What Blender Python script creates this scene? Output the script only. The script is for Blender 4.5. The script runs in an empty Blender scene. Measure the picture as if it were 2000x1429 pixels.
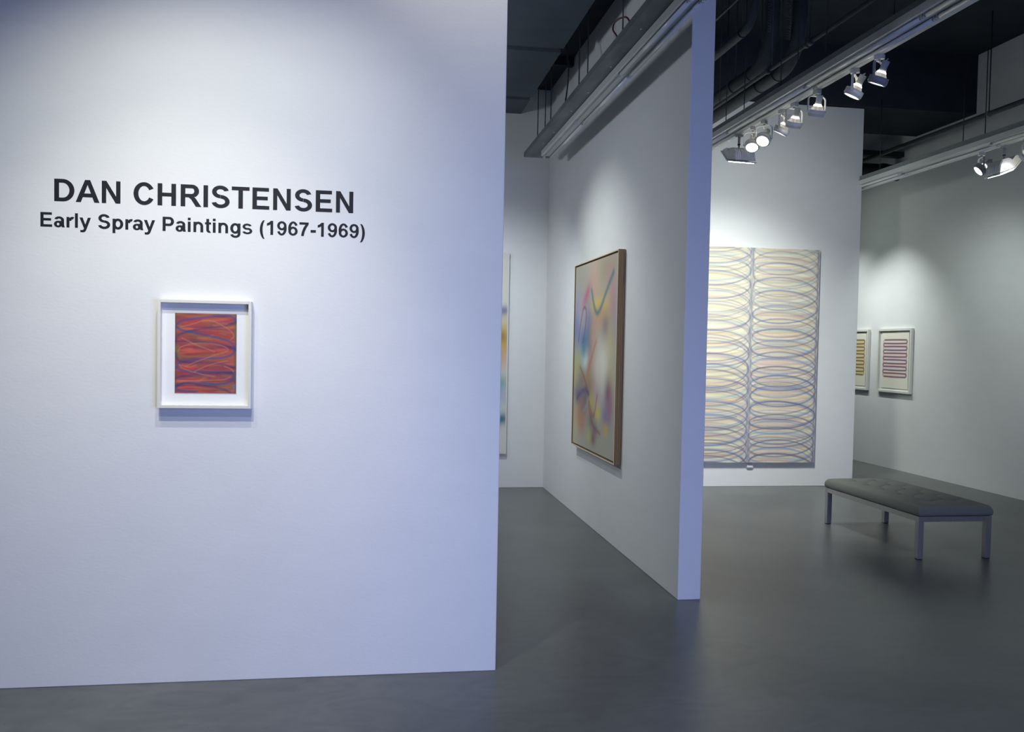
import bpy, bmesh, math, random
import numpy as np
from mathutils import Vector, Matrix
PI = math.pi
S = bpy.context.scene
COL = S.collection

# ------------------------------------------------------------------ camera
F_PX, CX, CY = 1743.11, 992.6, 738.23
ROT = [[0.98820530983, -0.15197987430, 0.01877187797],     # right
       [0.01313598156, -0.03800273098, -0.99919129221],    # down
       [0.15257034962, 0.98765272756, -0.03555809571]]     # forward
cam_d = bpy.data.cameras.new('camera')
cam = bpy.data.objects.new('camera', cam_d)
COL.objects.link(cam)
r_, d_, f_ = [Vector(v) for v in ROT]
cam.matrix_world = Matrix(((r_.x, -d_.x, -f_.x, 0.0), (r_.y, -d_.y, -f_.y, 0.0),
                           (r_.z, -d_.z, -f_.z, 1.6), (0, 0, 0, 1)))
cam_d.sensor_width = 36.0
cam_d.lens = F_PX / 2000 * 36.0
cam_d.shift_x = (1000 - CX) / 2000
cam_d.shift_y = (CY - 714.5) / 2000
cam_d.clip_start = 0.05
S.camera = cam

# ------------------------------------------------------------------ view, world
S.view_settings.view_transform = 'Standard'
S.view_settings.look = 'None'
S.view_settings.gamma = 1.0
S.view_settings.use_curve_mapping = False
S.view_settings.exposure = 0.0
world = bpy.data.worlds.new('world')
S.world = world
world.use_nodes = True
bg = world.node_tree.nodes['Background']
bg.inputs[0].default_value = (0.35, 0.48, 0.8, 1)
bg.inputs[1].default_value = 0.03


def spot(name, loc, target, power, angle=60, blend=0.7, color=(1, 0.98, 0.94), radius=0.03):
    l = bpy.data.lights.new(name, 'SPOT')
    l.energy = power
    l.spot_size = math.radians(angle)
    l.spot_blend = blend
    l.color = color
    l.shadow_soft_size = radius
    o = bpy.data.objects.new(name, l)
    COL.objects.link(o)
    o.location = loc
    o.rotation_euler = (Vector(target) - Vector(loc)).to_track_quat('-Z', 'Y').to_euler()
    return o


def area(name, loc, target, sx, sy, power, color, spread=180):
    l = bpy.data.lights.new(name, 'AREA')
    l.shape = 'RECTANGLE'
    l.size = sx
    l.size_y = sy
    l.energy = power
    l.color = color
    l.spread = math.radians(spread)
    o = bpy.data.objects.new(name, l)
    COL.objects.link(o)
    o.location = loc
    o.rotation_euler = (Vector(target) - Vector(loc)).to_track_quat('-Z', 'Y').to_euler()
    return o


WARM = (0.97, 1.0, 0.98)
DAY = (0.42, 0.52, 1.0)
# daylight through the shop window behind the camera
area('window_daylight', (3.0, -1.58, 1.45), (0.9, 4.3, 0.55), 3.0, 2.3, 46, (0.44, 0.51, 1.00), 85)
area('window_skylight', (3.0, -1.58, 1.45), (3.0, 4.3, 1.45), 3.0, 2.3, 45, (0.16, 0.36, 1.00), 180)
# two wall-washing spots in front of the title wall
spot('spot_title_left', (-1.20, 2.95, 3.72), (-1.06, 4.31, 1.7), 44, 78, 1.0, (0.98, 1.00, 0.80), 0.02)
spot('spot_title_centre', (-0.45, 2.95, 3.72), (-0.70, 4.31, 1.86), 84, 82, 1.0, (0.98, 1.00, 0.92), 0.02)
spot('fill_title_low', (-0.86, 2.35, 3.72), (-0.86, 4.31, 1.0), 160, 57, 1.0, (1.00, 0.95, 0.85), 0.02)  # added fill to brighten the lower title wall, no fixture
spot('spot_title_right', (0.5, 3.5, 4.2), (0.45, 4.31, 3.3), 38, 76, 1.0, (1.00, 0.97, 0.79), 0.03)
spot('fill_front', (-0.3, 0.6, 4.4), (-0.45, 2.6, 0.0), 155, 104, 1.0, (0.77, 0.90, 1.00), 0.1)  # added broad neutral fill over the front area, not a real lamp
# left gallery: canvas and back lamps behind the title wall; wash and fill are added
spot('spot_left_canvas', (0.25, 7.6, 3.6), (1.96, 7.55, 1.2), 122, 88, 1.0, (0.92, 1.00, 0.95), 0.05)
spot('spot_left_gallery_back', (0.7, 7.9, 3.4), (1.1, 9.95, 0.8), 147, 100, 1.0, (0.86, 0.94, 1.00), 0.05)
spot('fill_left_gallery_wash', (-0.6, 6.4, 3.35), (1.5, 7.2, 0.4), 42.5, 130, 1.0, (0.80, 0.84, 1.00), 0.12)
spot('spot_left_gallery_fill', (-2.2, 6.6, 3.1), (1.9, 7.8, 2.8), 120, 150, 1.0, (0.79, 0.88, 1.00), 0.25)
# main gallery: picture lamps behind the end wall, wall and canvas spots, added fills
spot('spot_paper_pictures', (5.9, 11.45, 3.5), (7.18, 11.4, 1.45), 116.2, 84, 1.0, (0.93, 1.00, 0.98), 0.03)
spot('spot_paper_pictures_far', (5.9, 12.7, 3.5), (7.18, 12.4, 1.4), 99.6, 90, 1.0, (0.93, 1.00, 0.98), 0.03)
spot('spot_right_wall', (5.6, 8.8, 3.3), (7.18, 9.6, 1.4), 50, 108, 1.0, (0.85, 1.00, 0.96), 0.05)
spot('fill_right_wall_high', (5.3, 11.9, 3.3), (7.18, 11.5, 2.8), 26, 140, 1.0, (0.85, 1.00, 0.94), 0.15)  # added wide fill that lifts the upper right wall
spot('spot_end_canvas', (3.6, 7.9, 3.5), (4.0, 9.95, 1.35), 275, 90, 1.0, (0.95, 1.00, 0.97), 0.12)
spot('fill_bench', (4.5, 3.0, 3.6), (4.55, 6.8, 0.35), 62, 30, 1.0, WARM, 0.08)  # added neutral fill for the bench, no lamp modelled here
spot('fill_end_wall_high', (3.75, 7.9, 3.25), (4.3, 9.95, 2.8), 72, 130, 1.0, (0.93, 1.00, 0.93), 0.08)  # added fill for the top of the end wall, without a fixture


# ------------------------------------------------------------------ materials
def mat(name, color=(0.8, 0.8, 0.8), rough=0.6, metal=0.0, noise=0.0, nscale=20.0, bump=0.0, bscale=60.0,
        emit=None, estr=0.0, stretch=(1, 1, 1), spec=0.5):
    m = bpy.data.materials.new(name)
    m.use_nodes = True
    nt = m.node_tree
    b = nt.nodes['Principled BSDF']
    b.inputs['Roughness'].default_value = rough
    b.inputs['Metallic'].default_value = metal
    b.inputs['Specular IOR Level'].default_value = spec
    tc = nt.nodes.new('ShaderNodeTexCoord')
    mp = nt.nodes.new('ShaderNodeMapping')
    mp.inputs['Scale'].default_value = stretch
    nt.links.new(tc.outputs['Object'], mp.inputs['Vector'])
    nz = nt.nodes.new('ShaderNodeTexNoise')
    nz.inputs['Scale'].default_value = nscale
    nz.inputs['Detail'].default_value = 5
    nt.links.new(mp.outputs[0], nz.inputs['Vector'])
    rp = nt.nodes.new('ShaderNodeValToRGB')
    lo = [max(0, c * (1 - noise)) for c in color]
    hi = [min(1, c * (1 + noise)) for c in color]
    rp.color_ramp.elements[0].color = (*lo, 1)
    rp.color_ramp.elements[0].position = 0.3
    rp.color_ramp.elements[1].color = (*hi, 1)
    rp.color_ramp.elements[1].position = 0.7
    nt.links.new(nz.outputs['Fac'], rp.inputs[0])
    nt.links.new(rp.outputs[0], b.inputs['Base Color'])
    if bump:
        n2 = nt.nodes.new('ShaderNodeTexNoise')
        n2.inputs['Scale'].default_value = bscale
        n2.inputs['Detail'].default_value = 4
        nt.links.new(mp.outputs[0], n2.inputs['Vector'])
        bp = nt.nodes.new('ShaderNodeBump')
        bp.inputs['Strength'].default_value = bump
        bp.inputs['Distance'].default_value = 0.01
        nt.links.new(n2.outputs['Fac'], bp.inputs['Height'])
        nt.links.new(bp.outputs[0], b.inputs['Normal'])
    if emit:
        b.inputs['Emission Color'].default_value = (*emit, 1)
        b.inputs['Emission Strength'].default_value = estr
    return m


def attr_mat(name, rough=0.8):
    m = bpy.data.materials.new(name)
    m.use_nodes = True
    nt = m.node_tree
    b = nt.nodes['Principled BSDF']
    b.inputs['Roughness'].default_value = rough
    b.inputs['Specular IOR Level'].default_value = 0.2
    a = nt.nodes.new('ShaderNodeAttribute')
    a.attribute_name = 'pigment'
    nz = nt.nodes.new('ShaderNodeTexNoise')
    nz.inputs['Scale'].default_value = 350
    tc = nt.nodes.new('ShaderNodeTexCoord')
    nt.links.new(tc.outputs['Object'], nz.inputs['Vector'])
    mr = nt.nodes.new('ShaderNodeMapRange')
    mr.inputs['To Min'].default_value = 0.9
    mr.inputs['To Max'].default_value = 1.1
    nt.links.new(nz.outputs['Fac'], mr.inputs['Value'])
    mx = nt.nodes.new('ShaderNodeVectorMath')
    mx.operation = 'SCALE'
    nt.links.new(a.outputs['Color'], mx.inputs[0])
    nt.links.new(mr.outputs[0], mx.inputs['Scale'])
    nt.links.new(mx.outputs[0], b.inputs['Base Color'])
    return m


def floor_mat():
    m = bpy.data.materials.new('polished_concrete')
    m.use_nodes = True
    nt = m.node_tree
    b = nt.nodes['Principled BSDF']
    tc = nt.nodes.new('ShaderNodeTexCoord')
    def noise(scale, detail, dist=0.0, st=(1, 1, 1)):
        mp = nt.nodes.new('ShaderNodeMapping')
        mp.inputs['Scale'].default_value = st
        nt.links.new(tc.outputs['Object'], mp.inputs['Vector'])
        n = nt.nodes.new('ShaderNodeTexNoise')
        n.inputs['Scale'].default_value = scale
        n.inputs['Detail'].default_value = detail
        n.inputs['Distortion'].default_value = dist
        nt.links.new(mp.outputs[0], n.inputs['Vector'])
        return n
    n1 = noise(0.9, 6, 1.2)
    n2 = noise(4, 9, 3.0, (0.6, 1.1, 1))
    mixn = nt.nodes.new('ShaderNodeMath')
    mixn.operation = 'MULTIPLY_ADD'
    nt.links.new(n2.outputs['Fac'], mixn.inputs[0])
    mixn.inputs[1].default_value = 0.5
    sc = nt.nodes.new('ShaderNodeMath')
    sc.operation = 'MULTIPLY'
    sc.inputs[1].default_value = 0.5
    nt.links.new(n1.outputs['Fac'], sc.inputs[0])
    nt.links.new(sc.outputs[0], mixn.inputs[2])
    rp = nt.nodes.new('ShaderNodeValToRGB')
    e = rp.color_ramp.elements
    e[0].position = 0.36
    e[0].color = (0.088, 0.094, 0.093, 1)
    e[1].position = 0.66
    e[1].color = (0.150, 0.158, 0.153, 1)
    nt.links.new(mixn.outputs[0], rp.inputs[0])
    # dark specks and pale scuffs
    vo = noise(26, 2)
    vr = nt.nodes.new('ShaderNodeValToRGB')
    vr.color_ramp.elements[0].position = 0.26
    vr.color_ramp.elements[0].color = (0.8, 0.8, 0.8, 1)
    vr.color_ramp.elements[1].position = 0.3
    vr.color_ramp.elements[1].color = (1, 1, 1, 1)
    nt.links.new(vo.outputs['Fac'], vr.inputs[0])
    mul = nt.nodes.new('ShaderNodeMixRGB')
    mul.blend_type = 'MULTIPLY'
    mul.inputs[0].default_value = 1
    nt.links.new(rp.outputs[0], mul.inputs[1])
    nt.links.new(vr.outputs[0], mul.inputs[2])
    nt.links.new(mul.outputs[0], b.inputs['Base Color'])
    rr = nt.nodes.new('ShaderNodeMapRange')
    rr.inputs['To Min'].default_value = 0.25
    rr.inputs['To Max'].default_value = 0.40
    nt.links.new(n2.outputs['Fac'], rr.inputs['Value'])
    nt.links.new(rr.outputs[0], b.inputs['Roughness'])
    b.inputs['Specular IOR Level'].default_value = 0.45
    bp = nt.nodes.new('ShaderNodeBump')
    bp.inputs['Strength'].default_value = 0.03
    bp.inputs['Distance'].default_value = 0.01
    nt.links.new(n2.outputs['Fac'], bp.inputs['Height'])
    nt.links.new(bp.outputs[0], b.inputs['Normal'])
    return m


def wood_mat():
    m = bpy.data.materials.new('oak')
    m.use_nodes = True
    nt = m.node_tree
    b = nt.nodes['Principled BSDF']
    tc = nt.nodes.new('ShaderNodeTexCoord')
    mp = nt.nodes.new('ShaderNodeMapping')
    mp.inputs['Scale'].default_value = (14, 14, 1.0)
    nt.links.new(tc.outputs['Object'], mp.inputs['Vector'])
    w = nt.nodes.new('ShaderNodeTexWave')
    w.bands_direction = 'X'
    w.inputs['Scale'].default_value = 1.6
    w.inputs['Distortion'].default_value = 9
    w.inputs['Detail'].default_value = 3
    nt.links.new(mp.outputs[0], w.inputs['Vector'])
    rp = nt.nodes.new('ShaderNodeValToRGB')
    rp.color_ramp.elements[0].color = (0.24, 0.15, 0.085, 1)
    rp.color_ramp.elements[1].color = (0.44, 0.30, 0.18, 1)
    nt.links.new(w.outputs['Fac'], rp.inputs[0])
    nt.links.new(rp.outputs[0], b.inputs['Base Color'])
    b.inputs['Roughness'].default_value = 0.55
    return m


M = {
    'wall': mat('white_wall_paint', (0.80, 0.80, 0.79), 0.62, noise=0.015, nscale=3, bump=0.055, bscale=45, stretch=(1, 1, 2.2), spec=0.3),
    'floor': floor_mat(),
    'ceil': mat('dark_ceiling_paint', (0.034, 0.042, 0.05), 0.9, noise=0.12, nscale=4, spec=0.15),
    'ceil_beam': mat('near_black_ceiling_paint', (0.035, 0.040, 0.052), 0.9, noise=0.1, nscale=5, spec=0.1),
    'soffit': mat('charcoal_ceiling_panel', (0.115, 0.14, 0.165), 0.85, noise=0.06, nscale=4, spec=0.2),
    'pipe': mat('dark_painted_pipe', (0.055, 0.065, 0.072), 0.6, noise=0.12, nscale=25, spec=0.3),
    'black': mat('black_metal', (0.012, 0.014, 0.017), 0.5, noise=0.05),
    'rod': mat('dark_rod', (0.02, 0.024, 0.028), 0.5),
    'rodgrey': mat('grey_rod', (0.09, 0.1, 0.1), 0.5),
    'strut': mat('weathered_grey_metal', (0.13, 0.145, 0.155), 0.55, 0.0, noise=0.4, nscale=7, bump=0.1, bscale=30, stretch=(1, 0.3, 1)),
    'strutside': mat('grey_galvanised_metal', (0.2, 0.22, 0.22), 0.5, 0.0, noise=0.1, nscale=12),
    'enamel': mat('white_enamel', (0.62, 0.64, 0.62), 0.38, noise=0.03, nscale=10),
    'tube': mat('unlit_fluorescent_glass', (0.78, 0.8, 0.78), 0.15),
    'lampwhite': mat('white_lamp_metal', (0.82, 0.82, 0.78), 0.35, noise=0.02),
    'lampgrey': mat('grey_lamp_metal', (0.35, 0.36, 0.4), 0.4, noise=0.04),
    'finned': mat('grey_cast_metal', (0.72, 0.74, 0.75), 0.5, noise=0.08),
    'bulb': mat('bulb_glass_reflector', (0.75, 0.74, 0.66), 0.12, 0.9, noise=0.06, nscale=60, emit=(1, 0.95, 0.84), estr=0.35),
    'glow': mat('lamp_glow', (1, 1, 1), 0.3, emit=(1, 0.97, 0.9), estr=9),
    'neckglow': mat('bulb_neck_glow', (1, 1, 0.95), 0.3, emit=(1, 0.95, 0.84), estr=12),
    'steel': mat('brushed_steel', (0.36, 0.35, 0.33), 0.42, 0.55, noise=0.06, nscale=60, stretch=(1, 1, 0.1)),
    'foot': mat('black_rubber', (0.01, 0.01, 0.01), 0.7),
    'fabric': mat('grey_wool_fabric', (0.22, 0.228, 0.208), 0.95, noise=0.14, nscale=260, bump=0.3, bscale=300, spec=0.1),
    'framewhite': mat('cream_painted_frame', (0.78, 0.76, 0.69), 0.4, noise=0.008, nscale=30, stretch=(1, 1, 0.2)),
    'mat': mat('white_mat_board', (0.86, 0.86, 0.84), 0.9, noise=0.01),
    'paper': mat('cream_paper', (0.78, 0.76, 0.68), 0.9, noise=0.03, nscale=15),
    'oak': wood_mat(),
    'oakpale': mat('pale_oak_face', (0.78, 0.68, 0.50), 0.5, noise=0.12, nscale=60, stretch=(1, 1, 0.05)),
    'canvasedge': mat('raw_canvas_edge', (0.62, 0.61, 0.56), 0.9, noise=0.05, nscale=60),
    'slot': mat('black_frame_channel', (0.02, 0.02, 0.022), 0.7),
    'vinyl': mat('black_vinyl', (0.013, 0.014, 0.02), 0.55, spec=0.3),
    'label': mat('white_card', (0.85, 0.85, 0.84), 0.7),
    'red': mat('dull_red_cable', (0.16, 0.05, 0.05), 0.6),
    'winframe': mat('dark_window_frame', (0.05, 0.05, 0.055), 0.4),
    'pigment': attr_mat('sprayed_pigment'),
}


# ------------------------------------------------------------------ mesh helpers
class MB:
    def __init__(s):
        s.bm = bmesh.new()

    def box(s, x0, y0, z0, x1, y1, z1, bev=0.0, seg=2, T=None):
        r = bmesh.ops.create_cube(s.bm, size=1)
        vs = r['verts']
        for v in vs:
            v.co = Vector(((x0 + x1) / 2 + v.co.x * (x1 - x0), (y0 + y1) / 2 + v.co.y * (y1 - y0),
                           (z0 + z1) / 2 + v.co.z * (z1 - z0)))
        if T is not None:
            for v in vs:
                v.co = T @ v.co
        if bev:
            es = list({e for v in vs for e in v.link_edges})
            bmesh.ops.bevel(s.bm, geom=es, offset=bev, segments=seg, profile=0.7, affect='EDGES')
        return s

    def cyl(s, a, b, r, n=12, r2=None, cap=True):
        a, b = Vector(a), Vector(b)
        r2 = r if r2 is None else r2
        q = (b - a).to_track_quat('Z', 'Y')
        A, B = [], []
        for i in range(n):
            t = 2 * PI * i / n
            d = q @ Vector((math.cos(t), math.sin(t), 0))
            A.append(s.bm.verts.new(a + d * r))
            B.append(s.bm.verts.new(b + d * r2))
        for i in range(n):
            f = s.bm.faces.new((A[i], A[(i + 1) % n], B[(i + 1) % n], B[i]))
            f.smooth = True
        if cap:
            s.bm.faces.new(A[::-1])
            s.bm.faces.new(B)
        return s

    def path(s, pts, r, n=10, closed=False):
        pts = [Vector(p) for p in pts]
        rings = []
        N = len(pts)
        up = None
        for i, p in enumerate(pts):
            if closed:
                t = (pts[(i + 1) % N] - pts[i - 1]).normalized()
            else:
                t = (pts[min(i + 1, N - 1)] - pts[max(i - 1, 0)]).normalized()
            if up is None:
                up = Vector((0, 0, 1)) if abs(t.z) < 0.9 else Vector((1, 0, 0))
            side = t.cross(up).normalized()
            up = side.cross(t).normalized()
            rings.append([s.bm.verts.new(p + side * math.cos(2 * PI * k / n) * r + up * math.sin(2 * PI * k / n) * r) for k in range(n)])
        R = range(N) if closed else range(N - 1)
        for i in R:
            a, b = rings[i], rings[(i + 1) % N]
            for k in range(n):
                f = s.bm.faces.new((a[k], a[(k + 1) % n], b[(k + 1) % n], b[k]))
                f.smooth = True
        if not closed:
            s.bm.faces.new(rings[0][::-1])
            s.bm.faces.new(rings[-1])
        return s

    def lathe(s, prof, T, n=28, closed=False):
        """prof: list of (r, h) about local z, T: matrix"""
        rings = []
        for r, h in prof:
            rings.append([s.bm.verts.new(T @ Vector((r * math.cos(2 * PI * k / n), r * math.sin(2 * PI * k / n), h))) for k in range(n)])
        P = list(range(len(prof)))
        pairs = list(zip(P[:-1], P[1:]))
        if closed:
            pairs.append((P[-1], P[0]))
        for i, j in pairs:
            for k in range(n):
                f = s.bm.faces.new((rings[i][k], rings[i][(k + 1) % n], rings[j][(k + 1) % n], rings[j][k]))
                f.smooth = True
        if not closed:
            if prof[0][0] > 1e-4:
                s.bm.faces.new(rings[0][::-1])
            if prof[-1][0] > 1e-4:
                s.bm.faces.new(rings[-1])
        return s

    def prism(s, poly, a, b, axis='y', T=None):
        """poly in the plane across axis; extruded a..b"""
        def P(u, v, w):
            p = {'y': Vector((u, w, v)), 'x': Vector((w, u, v)), 'z': Vector((u, v, w))}[axis]
            return T @ p if T is not None else p
        A = [s.bm.verts.new(P(u, v, a)) for u, v in poly]
        B = [s.bm.verts.new(P(u, v, b)) for u, v in poly]
        n = len(poly)
        for i in range(n):
            s.bm.faces.new((A[i], A[(i + 1) % n], B[(i + 1) % n], B[i]))
        s.bm.faces.new(A[::-1])
        s.bm.faces.new(B)
        return s

    def build(s, name, m, parent=None, T=None):
        bmesh.ops.recalc_face_normals(s.bm, faces=s.bm.faces[:])
        if T is not None:
            s.bm.transform(T)
        me = bpy.data.meshes.new(name)
        s.bm.to_mesh(me)
        s.bm.free()
        me.materials.append(M[m] if isinstance(m, str) else m)
        o = bpy.data.objects.new(name, me)
        COL.objects.link(o)
        if parent is not None:
            o.parent = parent
        return o


def thing(name, label, cat, loc=(0, 0, 0), rotz=0.0, group=None):
    o = bpy.data.objects.new(name, None)
    o.empty_display_size = 0.1
    COL.objects.link(o)
    o.location = loc
    o.rotation_euler = (0, 0, rotz)
    return tag(o, label, cat, group)


def tag(o, label, cat, group=None):
    o['label'] = label
    o['category'] = cat
    if group:
        o['group'] = group
    return o


def struct(name, mb, m):
    o = mb.build(name, m)
    o['kind'] = 'structure'
    return o


# ------------------------------------------------------------------ the setting
struct('floor', MB().box(-6.2, -1.8, -0.1, 7.4, 14.2, 0), 'floor')
struct('wall_front', MB().box(-6.0, 4.308, 0, 0.629, 4.44, 5.21, 0.003, 1), 'wall')
struct('wall_partition', MB().box(1.9595, 5.42, 0, 2.112, 9.95, 5.21, 0.003, 1), 'wall')
struct('wall_back', MB().box(-6.0, 9.95, 0, 5.757, 10.10, 4.50, 0.003, 1), 'wall')
struct('wall_right', MB().box(7.185, -1.6, 0, 7.33, 14.0, 5.21), 'wall')
struct('wall_left', MB().box(-6.15, -1.6, 0, -6.0, 14.0, 5.21), 'wall')
struct('wall_far', MB().box(-6.0, 14.0, 0, 7.185, 14.15, 5.21), 'wall')
w = MB()
w.box(-6.0, -1.75, 0, 1.4, -1.6, 5.21)
w.box(4.6, -1.75, 0, 7.185, -1.6, 5.21)
w.box(1.4, -1.75, 2.7, 4.6, -1.6, 5.21)
w.box(1.4, -1.75, 0, 4.6, -1.6, 0.2)
struct('wall_rear', w, 'wall')
wf = MB()
for x in (1.4, 2.97, 4.54):
    wf.box(x, -1.72, 0.2, x + 0.06, -1.66, 2.7)
wf.box(1.4, -1.72, 0.2, 4.6, -1.66, 0.26)
wf.box(1.4, -1.72, 2.64, 4.6, -1.66, 2.7)
struct('window_1', wf, 'winframe')
struct('ceiling', MB().box(-6.2, -1.8, 5.21, 7.4, 14.2, 5.31), 'ceil')
struct('trim_1', MB().box(2.112, 9.9, 4.51, 7.185, 11.1, 5.21), 'ceil_beam')       # downstand beam over the end wall
struct('ceiling_left', MB().box(-6.0, 4.44, 4.48, 1.9595, 9.95, 5.21), 'ceil_beam')
# paler lowered ceiling over the left gallery, in three bays with recessed joints
s = MB()
for y0, y1 in ((4.44, 6.15), (6.25, 7.72), (7.83, 9.28), (9.38, 9.95)):
    s.box(-6.0, y0, 4.2, 1.625, y1, 4.27)
s.box(-6.0, 4.44, 4.225, 1.60, 9.95, 4.48)
struct('ceiling_panel', s, 'soffit')
struct('trim_2', MB().box(1.625, 8.78, 4.40, 1.9595, 8.86, 4.48), 'ceil_beam')

# ------------------------------------------------------------------ lettering


def R_(x0, y0, x1, y1):
    return ('p', [(x0, y0), (x1, y0), (x1, y1), (x0, y1)])


def P_(*p):
    return ('p', list(p))


def A_(cx, cy, rx, ry, tx, ty, a0, a1):
    return ('a', cx, cy, rx, ry, tx, ty, a0, a1)


NINE = [A_(272, 487, 235, 232, 132, 105, 0, 360), A_(262, 352, 252, 364, 137, 104, -150, 22)]
GLYPH = {
    'D': (722, [R_(73, 0, 218, 716), R_(200, 595, 335, 716), R_(200, 0, 335, 121), A_(330, 358, 352, 358, 150, 121, -90, 90)]),
    'A': (722, [P_((0, 0), (156, 0), (362, 560), (362, 716), (283, 716)), P_((724, 0), (567, 0), (362, 560), (362, 716), (439, 716)), R_(180, 163, 545, 283)]),
    'N': (722, [R_(73, 0, 207, 716), R_(511, 0, 645, 716), P_((73, 716), (214, 716), (645, 0), (501, 0))]),
    'C': (722, [A_(376, 358, 328, 370, 150, 124, 28, 332)]),
    'H': (722, [R_(73, 0, 218, 716), R_(503, 0, 648, 716), R_(200, 298, 520, 419)]),
    'R': (722, [R_(73, 0, 218, 716), R_(200, 595, 435, 716), R_(200, 298, 435, 412), A_(430, 507, 220, 209, 150, 119, -90, 90),
                P_((320, 300), (450, 330), (530, 290), (726, 0), (553, 0), (400, 235))]),
    'I': (278, [R_(68, 0, 213, 716)]),
    'S': (667, [A_(330, 520, 268, 208, 145, 118, 14, 270), A_(335, 204, 287, 216, 145, 118, -168, 90)]),
    'T': (611, [R_(21, 595, 590, 716), R_(234, 0, 379, 716)]),
    'E': (667, [R_(73, 0, 218, 716), R_(73, 595, 604, 716), R_(73, 0, 617, 121), R_(73, 307, 567, 426)]),
    'a': (556, [P_((368, 50), (505, 50), (505, 350), (368, 350)), A_(275, 350, 230, 181, 137, 105, 0, 160),
                A_(228, 150, 193, 162, 134, 92, 0, 360), P_((368, 130), (505, 130), (537, 0), (400, 0)), R_(228, 232, 380, 312)]),
    'r': (389, [R_(65, 0, 202, 519), A_(345, 330, 190, 201, 132, 122, 66, 180)]),
    'l': (278, [R_(71, 0, 208, 716)]),
    'i': (278, [R_(71, 0, 208, 519), R_(71, 589, 208, 716)]),
    'y': (556, [P_((7, 519), (153, 519), (345, 0), (212, 0)), P_((400, 519), (544, 519), (345, -35), (208, -35)),
                P_((48, -100), (130, -104), (185, -85), (212, -30), (348, -30), (300, -140), (240, -200), (150, -214), (48, -205))]),
    'p': (611, [R_(66, -198, 203, 519), A_(325, 259, 249, 272, 142, 115, 0, 360)]),
    'P': (667, [R_(73, 0, 218, 716), R_(200, 595, 405, 716), R_(200, 258, 405, 379), A_(400, 487, 223, 229, 148, 121, -90, 90)]),
    'n': (611, [R_(66, 0, 203, 519), A_(305, 300, 239, 231, 137, 118, 0, 165), R_(407, 0, 544, 301)]),
    't': (333, [R_(83, 125, 220, 690), R_(16, 412, 316, 519), A_(238, 130, 155, 142, 137, 108, 180, 298)]),
    'g': (611, [A_(285, 262, 246, 268, 142, 113, 0, 360), R_(409, -15, 545, 519), A_(292, -15, 253, 200, 136, 106, 192, 360)]),
    's': (556, [A_(268, 372, 230, 158, 128, 96, 18, 270), A_(272, 152, 247, 164, 128, 96, -165, 90)]),
    '(': (333, [A_(480, 258, 420, 600, 137, 0, 128, 232)]),
    ')': (333, [A_(-147, 258, 420, 600, 137, 0, -52, 52)]),
    '1': (556, [R_(256, 0, 393, 719), P_((79, 460), (79, 585), (190, 640), (282, 719), (380, 719), (320, 590), (200, 495))]),
    '9': (556, NINE),
    '6': (556, [A_(278, 232, 235, 232, 132, 105, 0, 360), A_(288, 367, 252, 364, 137, 104, 30, 202)]),
    '7': (556, [R_(42, 585, 508, 704), P_((350, 590), (508, 600), (400, 430), (300, 190), (268, 0), (130, 0), (165, 200), (245, 420))]),
    '-': (333, [R_(56, 191, 322, 328)]),
    ' ': (278, []),
}


def letter_mesh(ch, sc):
    bm = bmesh.new()
    d = 0.0008
    for n, prim in enumerate(GLYPH[ch][1]):
        dd = d + n * 0.00004
        if prim[0] == 'p':
            loops = [prim[1]]
        else:
            _, cx, cy, rx, ry, tx, ty, a0, a1 = prim
            k = max(8, int(abs(a1 - a0) / 6))
            loops = []
            for i in range(k):
                t0 = math.radians(a0 + (a1 - a0) * i / k)
                t1 = math.radians(a0 + (a1 - a0) * (i + 1) / k)
                loops.append([(cx + rx * math.cos(t0), cy + ry * math.sin(t0)), (cx + rx * math.cos(t1), cy + ry * math.sin(t1)),
                              (cx + (rx - tx) * math.cos(t1), cy + (ry - ty) * math.sin(t1)), (cx + (rx - tx) * math.cos(t0), cy + (ry - ty) * math.sin(t0))])
        for lp in loops:
            A = [bm.verts.new((x * sc, -dd, y * sc)) for x, y in lp]
            B = [bm.verts.new((x * sc, 0, y * sc)) for x, y in lp]
            bm.faces.new(A)
            for i in range(len(lp)):
                bm.faces.new((A[i], A[(i + 1) % len(lp)], B[(i + 1) % len(lp)], B[i]))
    bmesh.ops.remove_doubles(bm, verts=bm.verts[:], dist=1e-6)
    bmesh.ops.recalc_face_normals(bm, faces=bm.faces[:])
    me = bpy.data.meshes.new('letter')
    bm.to_mesh(me)
    bm.free()
    me.materials.append(M['vinyl'])
    return me


def lettering(name, text, x0, x1, z, label):
    t = thing(name, label, 'lettering', (x0, 4.308, z))
    adv = sum(GLYPH[c][0] for c in text)
    lsb = 70
    sc = (x1 - x0) / (adv - 2 * lsb)
    x = -lsb * sc
    cache = {}
    for c in text:
        if c != ' ':
            if c not in cache:
                cache[c] = letter_mesh(c, sc)
            o = bpy.data.objects.new('letter', cache[c])
            COL.objects.link(o)
            o.parent = t
            o.location = (x, 0, 0)
        x += GLYPH[c][0] * sc
    return t


lettering('title_lettering', 'DAN CHRISTENSEN', -1.417, -0.090, 2.215, 'large black capital lettering, upper line of the exhibition title on the white wall')
lettering('subtitle_lettering', 'Early Spray Paintings (1967-1969)', -1.475, -0.036, 2.099, 'smaller black lettering with years in brackets, lower line under the big capitals')


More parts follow.
